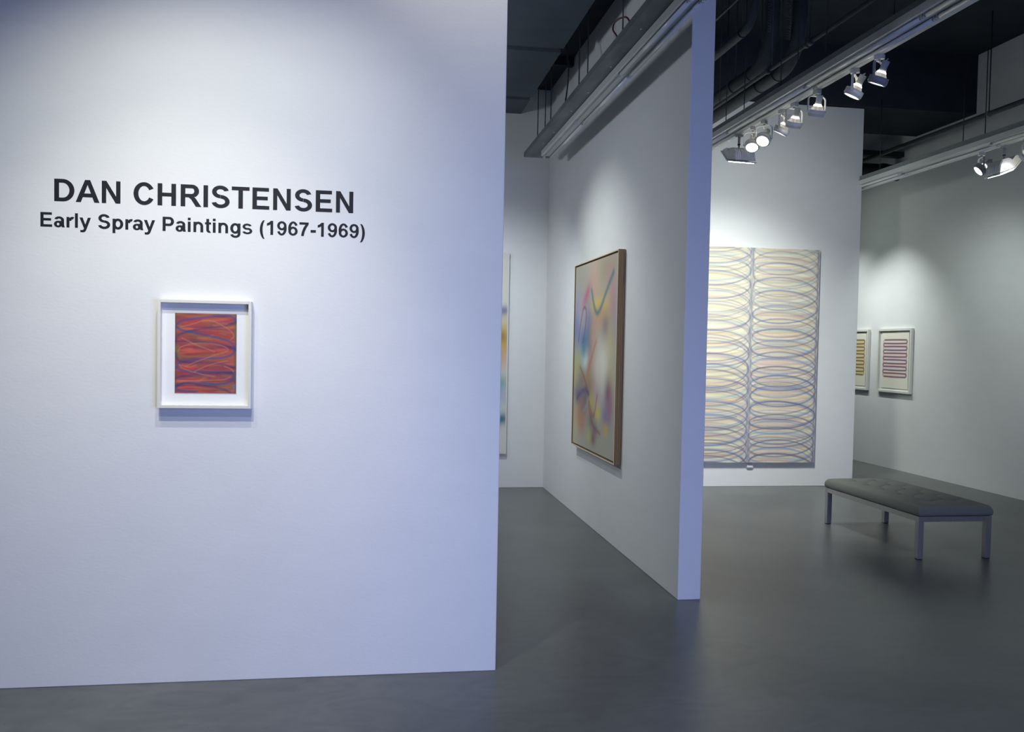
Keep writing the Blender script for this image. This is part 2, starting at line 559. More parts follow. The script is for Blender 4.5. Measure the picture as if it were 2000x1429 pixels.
# ------------------------------------------------------------------ painted surfaces
def canvas_mesh(name, col, w, h, parent, origin, ux, uz=Vector((0, 0, 1))):
    """a dense sheet carrying pigment; col is rows x cols x 3 (row 0 = top), linear colour"""
    H, W = col.shape[:2]
    ux = Vector(ux)
    o = Vector(origin)
    us = np.linspace(0, w, W)
    vs = np.linspace(h, 0, H)
    U, V = np.meshgrid(us, vs)
    co = np.zeros((H * W, 3), np.float32)
    for k in range(3):
        co[:, k] = o[k] + U.ravel() * ux[k] + V.ravel() * uz[k]
    idx = np.arange(H * W).reshape(H, W)
    q = np.stack([idx[1:, :-1], idx[1:, 1:], idx[:-1, 1:], idx[:-1, :-1]], -1).reshape(-1, 4)
    me = bpy.data.meshes.new(name)
    me.vertices.add(H * W)
    me.vertices.foreach_set('co', co.ravel())
    me.loops.add(q.size)
    me.loops.foreach_set('vertex_index', q.ravel().astype(np.int32))
    me.polygons.add(len(q))
    me.polygons.foreach_set('loop_start', (np.arange(len(q)) * 4).astype(np.int32))
    me.polygons.foreach_set('loop_total', np.full(len(q), 4, np.int32))
    me.update(calc_edges=True)
    at = me.color_attributes.new('pigment', 'FLOAT_COLOR', 'POINT')
    rgba = np.ones((H * W, 4), np.float32)
    rgba[:, :3] = np.clip(col.reshape(-1, 3), 0, 1)
    at.data.foreach_set('color', rgba.ravel())
    me.materials.append(M['pigment'])
    ob = bpy.data.objects.new(name, me)
    COL.objects.link(ob)
    if parent is not None:
        ob.parent = parent
    return ob


def lin(c):
    c = np.array(c, float) / 255
    return np.where(c <= 0.04045, c / 12.92, ((c + 0.055) / 1.055) ** 2.4)


def catmull(P, n=14):
    P = [np.array(p, float) for p in P]
    P = [2 * P[0] - P[1]] + P + [2 * P[-1] - P[-2]]
    out = []
    for i in range(1, len(P) - 2):
        for t in np.linspace(0, 1, n, endpoint=False):
            a, b, c, d = P[i - 1:i + 3]
            out.append(0.5 * ((2 * b) + (-a + c) * t + (2 * a - 5 * b + 4 * c - d) * t * t + (-a + 3 * b - 3 * c + d) * t ** 3))
    out.append(P[-2])
    return np.array(out)


def stroke(col, pts, sig, rgb, alpha, aspect=1.0):
    """pts in cells (x,y); sig in cells; soft-edged sprayed line. aspect stretches y cells"""
    H, W = col.shape[:2]
    seg = np.diff(pts, axis=0)
    L = np.hypot(seg[:, 0], seg[:, 1])
    tot = L.sum()
    n = max(2, int(tot / max(0.6, sig * 0.45)))
    cum = np.concatenate([[0], np.cumsum(L)])
    t = np.linspace(0, tot, n)
    xs = np.interp(t, cum, pts[:, 0])
    ys = np.interp(t, cum, pts[:, 1])
    mask = np.zeros((H, W))
    R = int(sig * 3) + 1
    for x, y in zip(xs, ys):
        x0, x1 = max(0, int(x) - R), min(W, int(x) + R + 2)
        y0, y1 = max(0, int(y) - R), min(H, int(y) + R + 2)
        if x0 >= x1 or y0 >= y1:
            continue
        gx = np.arange(x0, x1) - x
        gy = np.arange(y0, y1) - y
        g = np.exp(-(gx[None, :] ** 2 + (gy[:, None] * aspect) ** 2) / (2 * sig * sig))
        m = mask[y0:y1, x0:x1]
        np.maximum(m, g, out=m)
    a = (mask * alpha)[..., None]
    col[:] = col * (1 - a) + np.array(rgb) * a


def smooth_noise(H, W, sx, sy, rng):
    n = rng.random((int(H / sy) + 3, int(W / sx) + 3))
    ys = np.linspace(0, n.shape[0] - 2.001, H)
    xs = np.linspace(0, n.shape[1] - 2.001, W)
    yi, xi = ys.astype(int), xs.astype(int)
    fy, fx = ys - yi, xs - xi
    fy, fx = fy * fy * (3 - 2 * fy), fx * fx * (3 - 2 * fx)
    a = n[yi][:, xi]; b = n[yi][:, xi + 1]; c = n[yi + 1][:, xi]; d = n[yi + 1][:, xi + 1]
    fx = fx[None, :]; fy = fy[:, None]
    return (a * (1 - fx) + b * fx) * (1 - fy) + (c * (1 - fx) + d * fx) * fy


def art_red():
    W, H = 190, 256
    rng = np.random.default_rng(4)
    base = lin((172, 78, 76))
    col = np.ones((H, W, 3)) * base
    n = smooth_noise(H, W, 60, 5, rng)[..., None]
    n2 = smooth_noise(H, W, 80, 8, rng)[..., None]
    col = col * (1 - 0.6 * n2) + lin((112, 58, 72)) * 0.6 * n2
    k = np.clip(n - 0.5, 0, 1) * 1.7
    col = col * (1 - k) + lin((206, 98, 80)) * k
    n3 = np.clip(smooth_noise(H, W, 40, 12, rng)[..., None] - 0.62, 0, 1) * 2.0
    col = col * (1 - n3) + lin((140, 104, 74)) * n3
    for i in range(46):
        y = rng.random() * H
        x0 = rng.random() * W * 0.7
        L = 40 + rng.random() * 110
        c = [(196, 92, 80), (118, 60, 84), (150, 104, 72), (214, 118, 92), (92, 62, 104), (160, 54, 60)][i % 6]
        p = catmull([(x0, y), (x0 + L / 2, y + rng.normal() * 5), (x0 + L, y + rng.normal() * 10)])
        stroke(col, p, 2.0 + 2.2 * rng.random(), lin(c), 0.42)
    # darker olive and navy rims
    X = np.linspace(0, 1, W)[None, :]
    rim = np.exp(-((X * W) / 7) ** 2) + np.exp(-(((1 - X) * W) / 8) ** 2)
    rim = (rim * np.ones((H, 1)))[..., None] * 0.75
    col = col * (1 - rim) + lin((92, 84, 72)) * rim

    def T(P):
        return catmull([((x - 75) / 975 * W, (y - 90) / 1265 * H) for x, y in P])
    for P in ([(80, 90), (300, 130), (600, 115), (1040, 95)], [(900, 500), (700, 480), (500, 470), (300, 400)],
              [(130, 700), (200, 780), (450, 760), (760, 740)], [(1020, 260), (1030, 380), (1000, 480)],
              [(500, 1190), (700, 1210), (1000, 1240)], [(120, 600), (90, 700), (160, 800)], [(980, 1240), (940, 1290), (760, 1300)]):
        stroke(col, T(P), 3.4, lin((126, 108, 70)), 0.6)
    blue = lin((66, 80, 128))
    navy = lin((58, 62, 98))
    A = [(1045, 200), (960, 130), (760, 125), (450, 165), (200, 205), (95, 280), (170, 355), (400, 400), (700, 460), (930, 525),
         (1015, 620), (985, 720), (830, 780), (500, 810), (220, 850), (115, 910), (130, 975), (300, 1005), (700, 1010), (950, 1030), (1005, 1085),
         (950, 1160), (760, 1205), (500, 1190), (200, 1200), (100, 1260), (150, 1305), (420, 1325)]
    stroke(col, T(A), 2.8, blue, 0.75)
    for P in ([(1045, 215), (850, 280), (500, 330), (250, 390), (120, 445), (85, 530)],
              [(95, 545), (300, 535), (600, 555), (850, 590), (1010, 640)],
              [(90, 720), (120, 820), (250, 865), (600, 870), (850, 895), (1045, 950)],
              [(85, 1120), (300, 1060), (600, 1035), (980, 1020)],
              [(100, 1240), (250, 1190), (520, 1230), (830, 1280), (960, 1345)]):
        stroke(col, T(P), 3.0, navy, 0.62)
    pale = lin((206, 132, 108))
    for P in ([(160, 310), (380, 250), (560, 192), (740, 235), (930, 340), (1000, 430), (950, 500)],
              [(120, 700), (180, 620), (420, 560), (700, 570), (880, 620), (890, 680), (700, 745), (420, 850), (240, 930)],
              [(180, 480), (420, 590), (700, 690)], [(140, 900), (220, 970), (500, 1050), (700, 1080)],
              [(110, 1160), (400, 1150), (800, 1135), (950, 1090)], [(380, 1010), (620, 900), (900, 830)], [(860, 920), (960, 960), (1000, 1000)]):
        stroke(col, T(P), 1.4, pale, 0.45)
    stroke(col, T([(1015, 1215), (1005, 1290)]), 2.2, lin((110, 120, 150)), 0.7)
    return col


def art_coils():
    W, H = 440, 640            # 1.67 m x 2.51 m
    rng = np.random.default_rng(11)
    col = np.ones((H, W, 3)) * lin((234, 229, 200))
    tint = [(238, 222, 170), (240, 208, 184), (214, 224, 200), (244, 238, 210), (222, 214, 168), (206, 196, 170)]
    for i in range(190):
        y = rng.random() * H
        side = i % 2
        x0 = (4 if side == 0 else 228) + rng.random() * 50
        L = 90 + rng.random() * 80
        p = catmull([(x0, y), (x0 + L / 2, y + rng.normal() * 4), (x0 + L, y + rng.normal() * 5)])
        stroke(col, p, 2 + 3.5 * rng.random(), lin(tint[i % 6]), 0.4)
    # colour, opacity, spray width, loop half height, pitch
    pal = [((196, 186, 130), .38, 2.2, 14, 30), ((178, 172, 146), .42, 1.6, 20, 38), ((140, 182, 200), .45, 2.0, 16, 34),
           ((214, 170, 146), .45, 2.0, 12, 27), ((150, 130, 136), .45, 1.4, 26, 44), ((186, 178, 196), .4, 1.8, 18, 31),
           ((206, 152, 134), .42, 1.4, 24, 52), ((116, 148, 192), .6, 1.7, 30, 46), ((100, 108, 150), .78, 1.5, 36, 36), ((116, 102, 132), .62, 1.3, 33, 49)]
    for side in (0, 1):
        cx, rx = (109, 106) if side == 0 else (330, 107)
        for q, (c, al, sg, ry, pitch) in enumerate(pal):
            ph = rng.random() * 2 * PI
            y = -60 + rng.random() * 30
            t0 = 0.0
            while y < H + 50:
                p_ = pitch * (0.8 + 0.45 * rng.random())
                r1 = ry * (0.75 + 0.5 * rng.random())
                t = np.linspace(0, 2 * PI, 48)
                xx = cx + (rx + rng.normal() * 0.8) * np.cos(t + ph)
                yy = y + p_ * t / (2 * PI) + r1 * np.sin(t + ph) - r1 * math.sin(ph)
                low = min(1.0, max(0.0, y / H))
                a = al * (0.55 + 0.5 * low) * (0.7 + 0.5 * rng.random())
                stroke(col, np.stack([xx, yy], 1), sg * (0.85 + 0.3 * rng.random()), lin(c), min(a, 0.85))
                y += p_
    for dx, c, a in ((-4, (98, 122, 160), 0.35), (0, (118, 122, 142), 0.5), (3, (112, 110, 142), 0.4)):
        p = catmull([(219 + dx + rng.normal() * 1.8, y) for y in range(-10, H + 20, 36)])
        stroke(col, p, 2.2, lin(c), a)
    stroke(col, catmull([(434 + rng.normal() * 1.2, y) for y in range(-10, H + 20, 50)]), 2.6, lin((120, 124, 146)), 0.5)
    return col


def art_clouds():
    W, H = 200, 220
    col = np.ones((H, W, 3)) * lin((182, 178, 164))
    Y, X = np.mgrid[0:H, 0:W]
    U, V = X / W, Y / H

    def blob(u, v, su, sv, c, a, rot=0.0):
        du, dv = U - u, V - v
        cu = du * math.cos(rot) + dv * math.sin(rot)
        cv = -du * math.sin(rot) + dv * math.cos(rot)
        g = (np.exp(-(cu / (su * 1.12)) ** 2 - (cv / (sv * 1.15)) ** 2) * min(1, a * 1.12))[..., None]
        col[:] = col * (1 - g) + lin(c) * g
    for b in ((.05, .33, .10, .14, (112, 132, 184), .8), (.38, .30, .10, .12, (120, 136, 180), .8), (.25, .42, .12, .07, (92, 130, 184), .85),
              (.42, .43, .09, .09, (106, 128, 160), .8), (.18, .24, .14, .08, (190, 170, 190), .6), (.48, .12, .12, .12, (214, 176, 160), .7),
              (.30, .17, .09, .03, (198, 110, 134), .75, -.5), (.74, .05, .16, .07, (172, 152, 120), .6), (.85, .12, .1, .09, (196, 150, 150), .6),
              (.55, .23, .12, .03, (226, 214, 104), .8), (.72, .26, .10, .06, (226, 198, 110), .7), (.62, .30, .12, .08, (204, 158, 124), .7),
              (.76, .36, .08, .07, (134, 108, 130), .8), (.90, .25, .07, .07, (200, 144, 144), .7), (.93, .32, .06, .10, (172, 156, 178), .5),
              (.48, .42, .08, .16, (208, 164, 136), .65), (.85, .45, .1, .1, (196, 178, 116), .6), (.12, .54, .11, .07, (178, 186, 130), .65),
              (.30, .53, .08, .05, (214, 228, 226), .95), (.40, .56, .06, .07, (196, 130, 106), .55), (.25, .47, .05, .04, (90, 140, 160), .6),
              (.70, .55, .16, .12, (228, 224, 210), .9), (.62, .60, .08, .06, (222, 206, 198), .6), (.88, .60, .06, .08, (198, 186, 126), .5),
              (.05, .62, .07, .1, (196, 180, 110), .5), (.22, .63, .12, .06, (142, 134, 120), .75), (.40, .66, .14, .06, (170, 140, 108), .7),
              (.12, .72, .10, .05, (104, 96, 130), .75), (.33, .73, .10, .05, (96, 102, 140), .8), (.24, .79, .12, .07, (160, 112, 110), .65),
              (.60, .71, .08, .06, (188, 166, 184), .6), (.84, .68, .07, .07, (140, 96, 124), .8), (.88, .75, .06, .06, (176, 120, 138), .7),
              (.80, .80, .08, .06, (142, 124, 168), .7), (.62, .79, .05, .04, (220, 206, 86), .7), (.45, .74, .08, .04, (208, 190, 94), .7),
              (.14, .84, .12, .05, (190, 136, 110), .8), (.22, .88, .10, .04, (192, 140, 116), .6), (.47, .84, .07, .05, (130, 128, 124), .75),
              (.56, .88, .06, .04, (126, 120, 128), .7), (.52, .93, .05, .03, (140, 92, 96), .7), (.80, .86, .05, .03, (208, 184, 100), .8),
              (.42, .92, .06, .04, (196, 194, 120), .5), (.06, .90, .08, .1, (198, 196, 160), .5)):
        blob(*b)

    def T(P):
        return catmull([(u * W, v * H) for u, v in P])
    stroke(col, T([(.42, .15), (.47, .22), (.54, .27), (.62, .26), (.76, .17), (.90, .085)]), 2.6, lin((72, 130, 138)), .8)
    stroke(col, T([(.10, .42), (.16, .31), (.22, .24), (.29, .25), (.28, .34), (.22, .43)]), 1.4, lin((124, 92, 104)), .7)
    stroke(col, T([(.16, .56), (.28, .62), (.38, .70), (.42, .78), (.52, .86), (.68, .89)]), 1.8, lin((158, 92, 96)), .6)
    stroke(col, T([(.42, .74), (.48, .80), (.54, .80), (.60, .70)]), 1.8, lin((176, 96, 92)), .65)
    stroke(col, T([(.10, .74), (.20, .70), (.32, .68), (.40, .70)]), 2.6, lin((84, 84, 128)), .6)
    stroke(col, T([(.55, .42), (.48, .48), (.40, .55), (.34, .62)]), 2.4, lin((200, 126, 100)), .6)
    stroke(col, T([(.28, .80), (.36, .76), (.40, .72)]), 1.6, lin((120, 178, 190)), .6)
    return col


def art_left():
    W, H = 160, 220
    col = np.ones((H, W, 3)) * lin((224, 222, 212))

    def T(P):
        return catmull([(u * W, v * H) for u, v in P])
    stroke(col, T([(.60, .34), (.80, .31), (.97, .285)]), 4, lin((84, 96, 160)), .8)
    stroke(col, T([(.70, .42), (.90, .40), (.97, .44)]), 14, lin((214, 176, 60)), .85)
    stroke(col, T([(.75, .47), (.95, .415)]), 5, lin((150, 110, 50)), .7)
    stroke(col, T([(.60, .53), (.9, .52)]), 11, lin((214, 150, 130)), .7)
    stroke(col, T([(.65, .66), (.95, .645)]), 6, lin((110, 178, 140)), .8)
    stroke(col, T([(.7, .72), (.95, .70)]), 11, lin((160, 176, 206)), .6)
    stroke(col, T([(.6, .80), (.85, .835), (.97, .825)]), 4.5, lin((36, 110, 130)), .9)
    return col


def art_serpent(rows, tints, red, blue):
    W, H = 130, 190
    rng = np.random.default_rng(rows)
    col = np.ones((H, W, 3)) * lin((236, 232, 214))
    x0, x1, y0, y1 = 9, 121, 26, 150
    pitch = (y1 - y0) / rows
    for i in range(rows):
        y = y0 + pitch * (i + .5)
        stroke(col, np.array([(x0 + 5, y), (x1 - 4, y)]), pitch * .33, lin(tints[i % len(tints)]), .75)

    def snake(off, amp):
        pts = []
        for i in range(rows + 1):
            y = y0 + pitch * i
            a, b = (x0, x1) if i % 2 == off else (x1, x0)
            for t in np.linspace(0.06, 0.94, 12):
                pts.append((a + (b - a) * t, y + amp * math.sin(t * PI) * (1 if i % 2 else -.6)))
            if i < rows:
                s_ = 1 if b > a else -1
                for q in np.linspace(-PI / 2, PI / 2, 7)[1:-1]:
                    pts.append((b - s_ * 5 + s_ * pitch * .42 * math.cos(q), y + pitch / 2 + pitch / 2 * math.sin(q)))
        return np.array(pts)
    stroke(col, snake(1, .6), 1.6, lin(blue), .6)
    stroke(col, snake(0, .9), 1.9, lin(red), .92)
    return col


def frame_ring(mb, x0, z0, x1, z1, t, y0, y1, bev=0.002):
    mb.box(x0, y0, z0, x0 + t, y1, z1, bev)
    mb.box(x1 - t, y0, z0, x1, y1, z1, bev)
    mb.box(x0 + t - 1e-4, y0, z0, x1 - t + 1e-4, y1, z0 + t, bev)
    mb.box(x0 + t - 1e-4, y0, z1 - t, x1 - t + 1e-4, y1, z1, bev)
    return mb


# framed red picture beside the entrance (local frame: x right, -y out of the wall)
t = thing('framed_picture', 'small red picture with blue loops in a deep white frame under the title', 'picture', (-0.9600, 4.3075, 1.289))
Wf, Hf = 0.4135, 0.4955
frame_ring(MB(), 0, 0, Wf, Hf, 0.0135, -0.050, -0.003, 0.0015).build('frame', 'framewhite', t)
MB().box(0.012, -0.0165, 0.012, Wf - 0.012, -0.010, Hf - 0.012).build('mat_board', 'mat', t)
MB().box(0.0685, -0.0180, 0.066, 0.3455, -0.0170, 0.438).build('backing_sheet', 'paper', t)
canvas_mesh('artwork', art_red(), 0.273, 0.368, t, (0.0705, -0.0186, 0.068), (1, 0, 0))

# tall coil canvas on the end wall
t = thing('coil_canvas', 'tall cream canvas covered with two columns of blue and brown coils on the end wall', 'painting', (3.555, 9.948, 0.288))
MB().box(0.0, -0.048, 0.0, 1.672, -0.004, 2.515).build('stretcher', 'canvasedge', t)
canvas_mesh('artwork', art_coils(), 1.672, 2.515, t, (0, -0.0488, 0), (1, 0, 0))
tag(MB().box(4.402, 9.925, 0.226, 4.476, 9.949, 0.262, 0.001, 1).build('wall_label', 'label'), 'tiny white label card low on the end wall under the coil canvas', 'label')

# oak framed canvas on the partition (faces -x)
t = thing('oak_framed_canvas', 'large soft multicoloured sprayed canvas in a deep oak floater frame on the partition', 'painting', (1.9585, 0, 0.683))
Y0, Y1, HH = 6.775, 8.285, 1.692
fr = MB()
D0, D1 = -0.060, -0.004
fr.box(D0, Y0, 0, D1, Y0 + 0.010, HH, 0.001)
fr.box(D0, Y1 - 0.010, 0, D1, Y1, HH, 0.001)
fr.box(D0, Y0 + 0.0099, 0, D1, Y1 - 0.0099, 0.010, 0.001)
fr.box(D0, Y0 + 0.0099, HH - 0.010, D1, Y1 - 0.0099, HH, 0.001)
fr.build('frame', 'oak', t)
fa = MB()
fa.box(D0 - 0.0012, Y0, 0, D0, Y0 + 0.0095, HH)
fa.box(D0 - 0.0012, Y1 - 0.0095, 0, D0, Y1, HH)
fa.box(D0 - 0.0012, Y0 + 0.0095, 0, D0, Y1 - 0.0095, 0.0095)
fa.box(D0 - 0.0012, Y0 + 0.0095, HH - 0.0095, D0, Y1 - 0.0095, HH)
fa.build('frame_face', 'oakpale', t)
MB().box(-0.012, Y0 + 0.010, 0.010, -0.006, Y1 - 0.010, HH - 0.010).build('frame_back', 'slot', t)
MB().box(-0.050, Y0 + 0.022, 0.022, -0.013, Y1 - 0.022, HH - 0.022).build('stretcher', 'canvasedge', t)
canvas_mesh('artwork', art_clouds(), Y1 - Y0 - 0.044, HH - 0.044, t, (-0.0508, Y1 - 0.022, 0.022), (0, -1, 0))

# canvas on the back wall of the left gallery
t = thing('white_edged_canvas', 'large pale canvas with yellow, green and blue sprayed arcs, mostly hidden behind the title wall', 'painting', (0.05, 9.948, 0.39))
MB().box(0, -0.045, 0, 1.47, -0.005, 2.26, 0.001).build('frame', 'framewhite', t)
canvas_mesh('artwork', art_left(), 1.446, 2.236, t, (0.012, -0.0460, 0.012), (1, 0, 0))


# two framed papers on the right wall (face -x)
def paper_picture(ynear, label, rows, tints, red, blue):
    t = thing('framed_paper', label, 'picture', (7.1835, ynear, 1.06), 0, 'framed papers on the right wall')
    w_, h_ = 0.80, 0.885
    fr = MB()
    tk = 0.030
    fr.box(-0.042, 0, 0, -0.003, tk, h_, 0.002)
    fr.box(-0.042, w_ - tk, 0, -0.003, w_, h_, 0.002)
    fr.box(-0.042, tk - 1e-4, 0, -0.003, w_ - tk + 1e-4, tk, 0.002)
    fr.box(-0.042, tk - 1e-4, h_ - tk, -0.003, w_ - tk + 1e-4, h_, 0.002)
    fr.build('frame', 'framewhite', t)
    MB().box(-0.010, 0.02, 0.02, -0.006, w_ - 0.02, h_ - 0.02).build('mat_board', 'mat', t)
    MB().box(-0.019, 0.078, 0.06, -0.0165, w_ - 0.078, h_ - 0.05).build('paper_backing', 'paper', t)
    canvas_mesh('artwork', art_serpent(rows, tints, red, blue), w_ - 0.156, h_ - 0.11, t, (-0.0196, w_ - 0.078, 0.06), (0, -1, 0))
    return t


paper_picture(10.995, 'white framed paper with a red and mauve serpentine line, nearer one on the right wall', 11,
              [(238, 226, 222), (240, 206, 204), (226, 214, 226)], (122, 46, 66), (104, 130, 170))
paper_picture(12.045, 'white framed paper with an olive and yellow serpentine line, half hidden behind the end wall', 10,
              [(226, 210, 130), (214, 206, 110)], (120, 84, 60), (170, 50, 70))

# ------------------------------------------------------------------ bench
bx0, bx1, by0, by1, HB = 4.222, 4.848, 6.318, 7.762, 0.338
t = thing('upholstered_bench', 'long low grey tufted fabric bench on a brushed steel frame', 'bench', ((bx0 + bx1) / 2, (by0 + by1) / 2, 0))
hx, hy, lg = (bx1 - bx0) / 2, (by1 - by0) / 2, 0.046
for sx in (-1, 1):
    for sy in (-1, 1):
        x0, x1 = sorted((sx * hx, sx * (hx - lg)))
        y0, y1 = sorted((sy * hy, sy * (hy - lg)))
        lo = MB().box(x0, y0, 0.006, x1, y1, HB - 0.0405, 0.003).build('leg', 'steel', t)
        MB().box(x0 + 0.004, y0 + 0.004, 0.0, x1 - 0.004, y1 - 0.004, 0.008).build('foot', 'foot', lo)
rl = MB()
rl.box(-hx, -hy, HB - 0.041, hx, -hy + lg, HB, 0.002)
rl.box(-hx, hy - lg, HB - 0.041, hx, hy, HB, 0.002)
rl.box(-hx, -hy + lg, HB - 0.041, -hx + lg, hy - lg, HB, 0.002)
rl.box(hx - lg, -hy + lg, HB - 0.041, hx, hy - lg, HB, 0.002)
rl.build('frame', 'steel', t)
MB().box(-hx + 0.01, -hy + 0.01, HB, hx - 0.01, hy - 0.01, HB + 0.006).build('seat_board', 'foot', t)


def cushion():
    NX, NY = 130, 300
    cw, cl, th = hx + 0.004, hy + 0.004, 0.078
    u = np.linspace(-1, 1, NX)
    v = np.linspace(-1, 1, NY)
    U, V = np.meshgrid(u, v, indexing='ij')
    X, Y = U * cw, V * cl
    ex = np.minimum(cw - np.abs(X), 0.03) / 0.03
    ey = np.minimum(cl - np.abs(Y), 0.03) / 0.03
    e = 1 - np.clip(1 - ex, 0, 1) ** 2
    e2 = 1 - np.clip(1 - ey, 0, 1) ** 2
    Z = th * (0.62 + 0.38 * np.sqrt(np.clip(e, 0, 1)) * np.sqrt(np.clip(e2, 0, 1)))
    # puff between the edge and the tufts
    Z += 0.024 * (1 - U ** 4) * (1 - V ** 6)
    bxs = [-0.1, 0.1]
    bys = [-0.48 + 0.24 * i for i in range(5)]
    for i, b in enumerate(bxs):
        for j, c in enumerate(bys):
            r2 = ((X - b) ** 2 + (Y - c) ** 2)
            Z -= 0.012 * np.exp(-r2 / 0.020 ** 2) + 0.020 * np.exp(-r2 / 0.055 ** 2)
    for b in bxs:      # soft creases between tufts
        wgt = np.exp(-(np.maximum(0, np.abs(Y) - 0.52) / 0.05) ** 2)
        Z -= (0.016 * np.exp(-np.abs(X - b) / 0.009) + 0.012 * np.exp(-((X - b) / 0.04) ** 2)) * wgt
    for c in bys:
        wgt = np.exp(-(np.maximum(0, np.abs(X) - 0.15) / 0.06) ** 2)
        Z -= (0.016 * np.exp(-np.abs(Y - c) / 0.009) + 0.012 * np.exp(-((Y - c) / 0.045) ** 2)) * wgt
    bm = bmesh.new()
    g = [[bm.verts.new((X[i, j], Y[i, j], Z[i, j])) for j in range(NY)] for i in range(NX)]
    for i in range(NX - 1):
        for j in range(NY - 1):
            bm.faces.new((g[i][j], g[i + 1][j], g[i + 1][j + 1], g[i][j + 1])).smooth = True
    rim = [g[i][0] for i in range(NX)] + [g[NX - 1][j] for j in range(1, NY)] + [g[i][NY - 1] for i in range(NX - 2, -1, -1)] + [g[0][j] for j in range(NY - 2, 0, -1)]
    prev = rim
    for zf, inset in ((0.35, -0.003), (0.08, 0.0), (0.0, 0.005)):
        cur = []
        for p, q in zip(rim, prev):
            sx_ = 1 - inset / cw
            sy_ = 1 - inset / cl
            cur.append(bm.verts.new((p.co.x * sx_, p.co.y * sy_, th * zf)))
        n = len(rim)
        for k in range(n):
            bm.faces.new((prev[k], prev[(k + 1) % n], cur[(k + 1) % n], cur[k])).smooth = True
        prev = cur
    bm.faces.new(prev)
    o = MB()
    o.bm.free()
    o.bm = bm
    ob = o.build('cushion', 'fabric', t)
    ob.location = (0, 0, HB + 0.004)
    return ob


cushion()


# ------------------------------------------------------------------ hanging strip lights / tracks (run along y)
def strip_profile(w_):
    h_ = w_ / 2
    return [(-h_, 0.052), (h_, 0.052), (h_, 0.004), (h_ - 0.010, 0.0), (h_ * 0.46, 0.012), (h_ * 0.38, 0.004), (-h_ * 0.38, 0.004), (-h_ * 0.46, 0.012),
            (-h_ + 0.010, 0.0), (-h_, 0.004)]


def tube_socket(t, x, y, z):
    m = MB()
    for dy in (-0.016, 0.010):
        m.box(x - 0.012, y + dy, z - 0.015, x + 0.012, y + dy + 0.006, z + 0.032, 0.002)
    m.cyl((x, y - 0.02, z - 0.002), (x, y + 0.02, z - 0.002), 0.009, 10)
    return m.build('tube_socket', 'enamel', t)


def fixture(name, label, x, w_, z, y0, y1, joints, tubes, rods, rod_x, ztop, strut=True, track_dx=None):
    """z = underside of the enamel housing"""
    t = thing(name, label, 'light fixture', (x, 0, z))
    MB().prism(strip_profile(w_), y0, y1).build('housing', 'enamel', t)
    if strut:
        st = MB()
        sx = rod_x - x
        st.box(sx - 0.021, y0 - 0.02, 0.056, sx + 0.021, y1, 0.100, 0.002, 1)
        st.box(sx - 0.030, y0 - 0.02, 0.0525, sx + 0.034, y1, 0.058)
        st.build('support_channel', 'strutside', t)
    js = [y0] + joints + [y1]
    for q, (a, b) in enumerate(zip(js[:-1], js[1:])):
        for k, dx in enumerate((-w_ * 0.27, w_ * 0.27)):
            if not tubes[q][k]:
                continue
            MB().cyl((dx, a + 0.03, -0.012), (dx, b - 0.03, -0.012), 0.0135, 14).build('fluorescent_tube', 'tube', t)
    for j in joints + [y1 - 0.012]:
        for dx in (-w_ * 0.27, w_ * 0.27):
            tube_socket(t, dx, j, -0.012)
    if track_dx is not None:
        m = MB()
        m.box(track_dx - 0.018, y0, -0.0275, track_dx + 0.018, y1, 0.002, 0.002, 1)
        m.build('lamp_track', 'enamel', t)
    for ry in rods:
        MB().cyl((rod_x - x, ry, 0.08 if strut else 0.1), (rod_x - x, ry, ztop - z), 0.0045, 8).build('hanger_rod', 'rod', t)
    return t


fixture('strip_light', 'long suspended white strip light carrying the row of seven lamps, over the main gallery', 3.215, 0.150, 3.585, 2.2, 9.6,
        [3.42, 4.87, 6.30, 7.77, 9.2], [(1, 1)] * 6, [3.9, 5.18, 6.02, 6.45, 6.73, 7.43, 7.83, 8.9], 3.175, 5.21, True, 0.062)
fixture('strip_light', 'suspended white strip light nearest the right wall, carrying the far right lamps', 5.80, 0.150, 3.600, 4.2, 13.0,
        [6.24, 7.70, 9.18, 10.6, 12.0], [(1, 1), (1, 1), (0, 1), (1, 1), (1, 1), (1, 1)], [5.6, 6.9, 7.78, 8.10, 9.56, 11.5], 5.745, 4.505, True, 0.062)
# shorter ceiling rods reach the main ceiling except under the beam
fixture('strip_light', 'white strip light with two tubes fixed under the grey plank by the partition', 1.715, 0.125, 3.500, 3.2, 8.82,
        [4.68, 6.06, 7.42], [(1, 1), (1, 1), (0, 1), (0, 1)], [], 1.7, 4.48, False)

# grey plank-like metal channel the left strip hangs from
t = thing('metal_channel', 'wide weathered grey metal channel hung on rods beside the partition', 'channel', (1.535, 0, 3.555))
cp = MB()
cp.box(0, 3.0, 0, 0.262, 9.16, 0.006)
cp.box(0, 3.0, 0.006, 0.006, 9.16, 0.045)
cp.box(0.256, 3.0, 0.006, 0.262, 9.16, 0.045)
cp.build('channel_body', 'strut', t)
for ry, dx in ((9.05, 0.12), (8.654, 0.12), (8.379, 0.12), (7.22, 0.12), (6.923, 0.12), (5.931, 0.12), (4.3, 0.12)):
    MB().cyl((dx, ry, 0.004), (dx, ry, (4.48 - 3.555)), 0.005, 8).build('hanger_rod', 'rod', t)
random.seed(3)
for ry in (8.5, 8.05, 7.3, 6.75, 6.1, 5.35):
    dx = 0.07 + random.random() * 0.03
    MB().cyl((dx, ry, -0.003), (dx, ry, 0.0), 0.007, 8).build('bolt', 'enamel', t)


def cable(name, pts, r, m, label):
    o = MB().path([Vector(p) for p in catmull(pts, 8)], r, 8).build(name, m)
    return tag(o, label, 'cable')


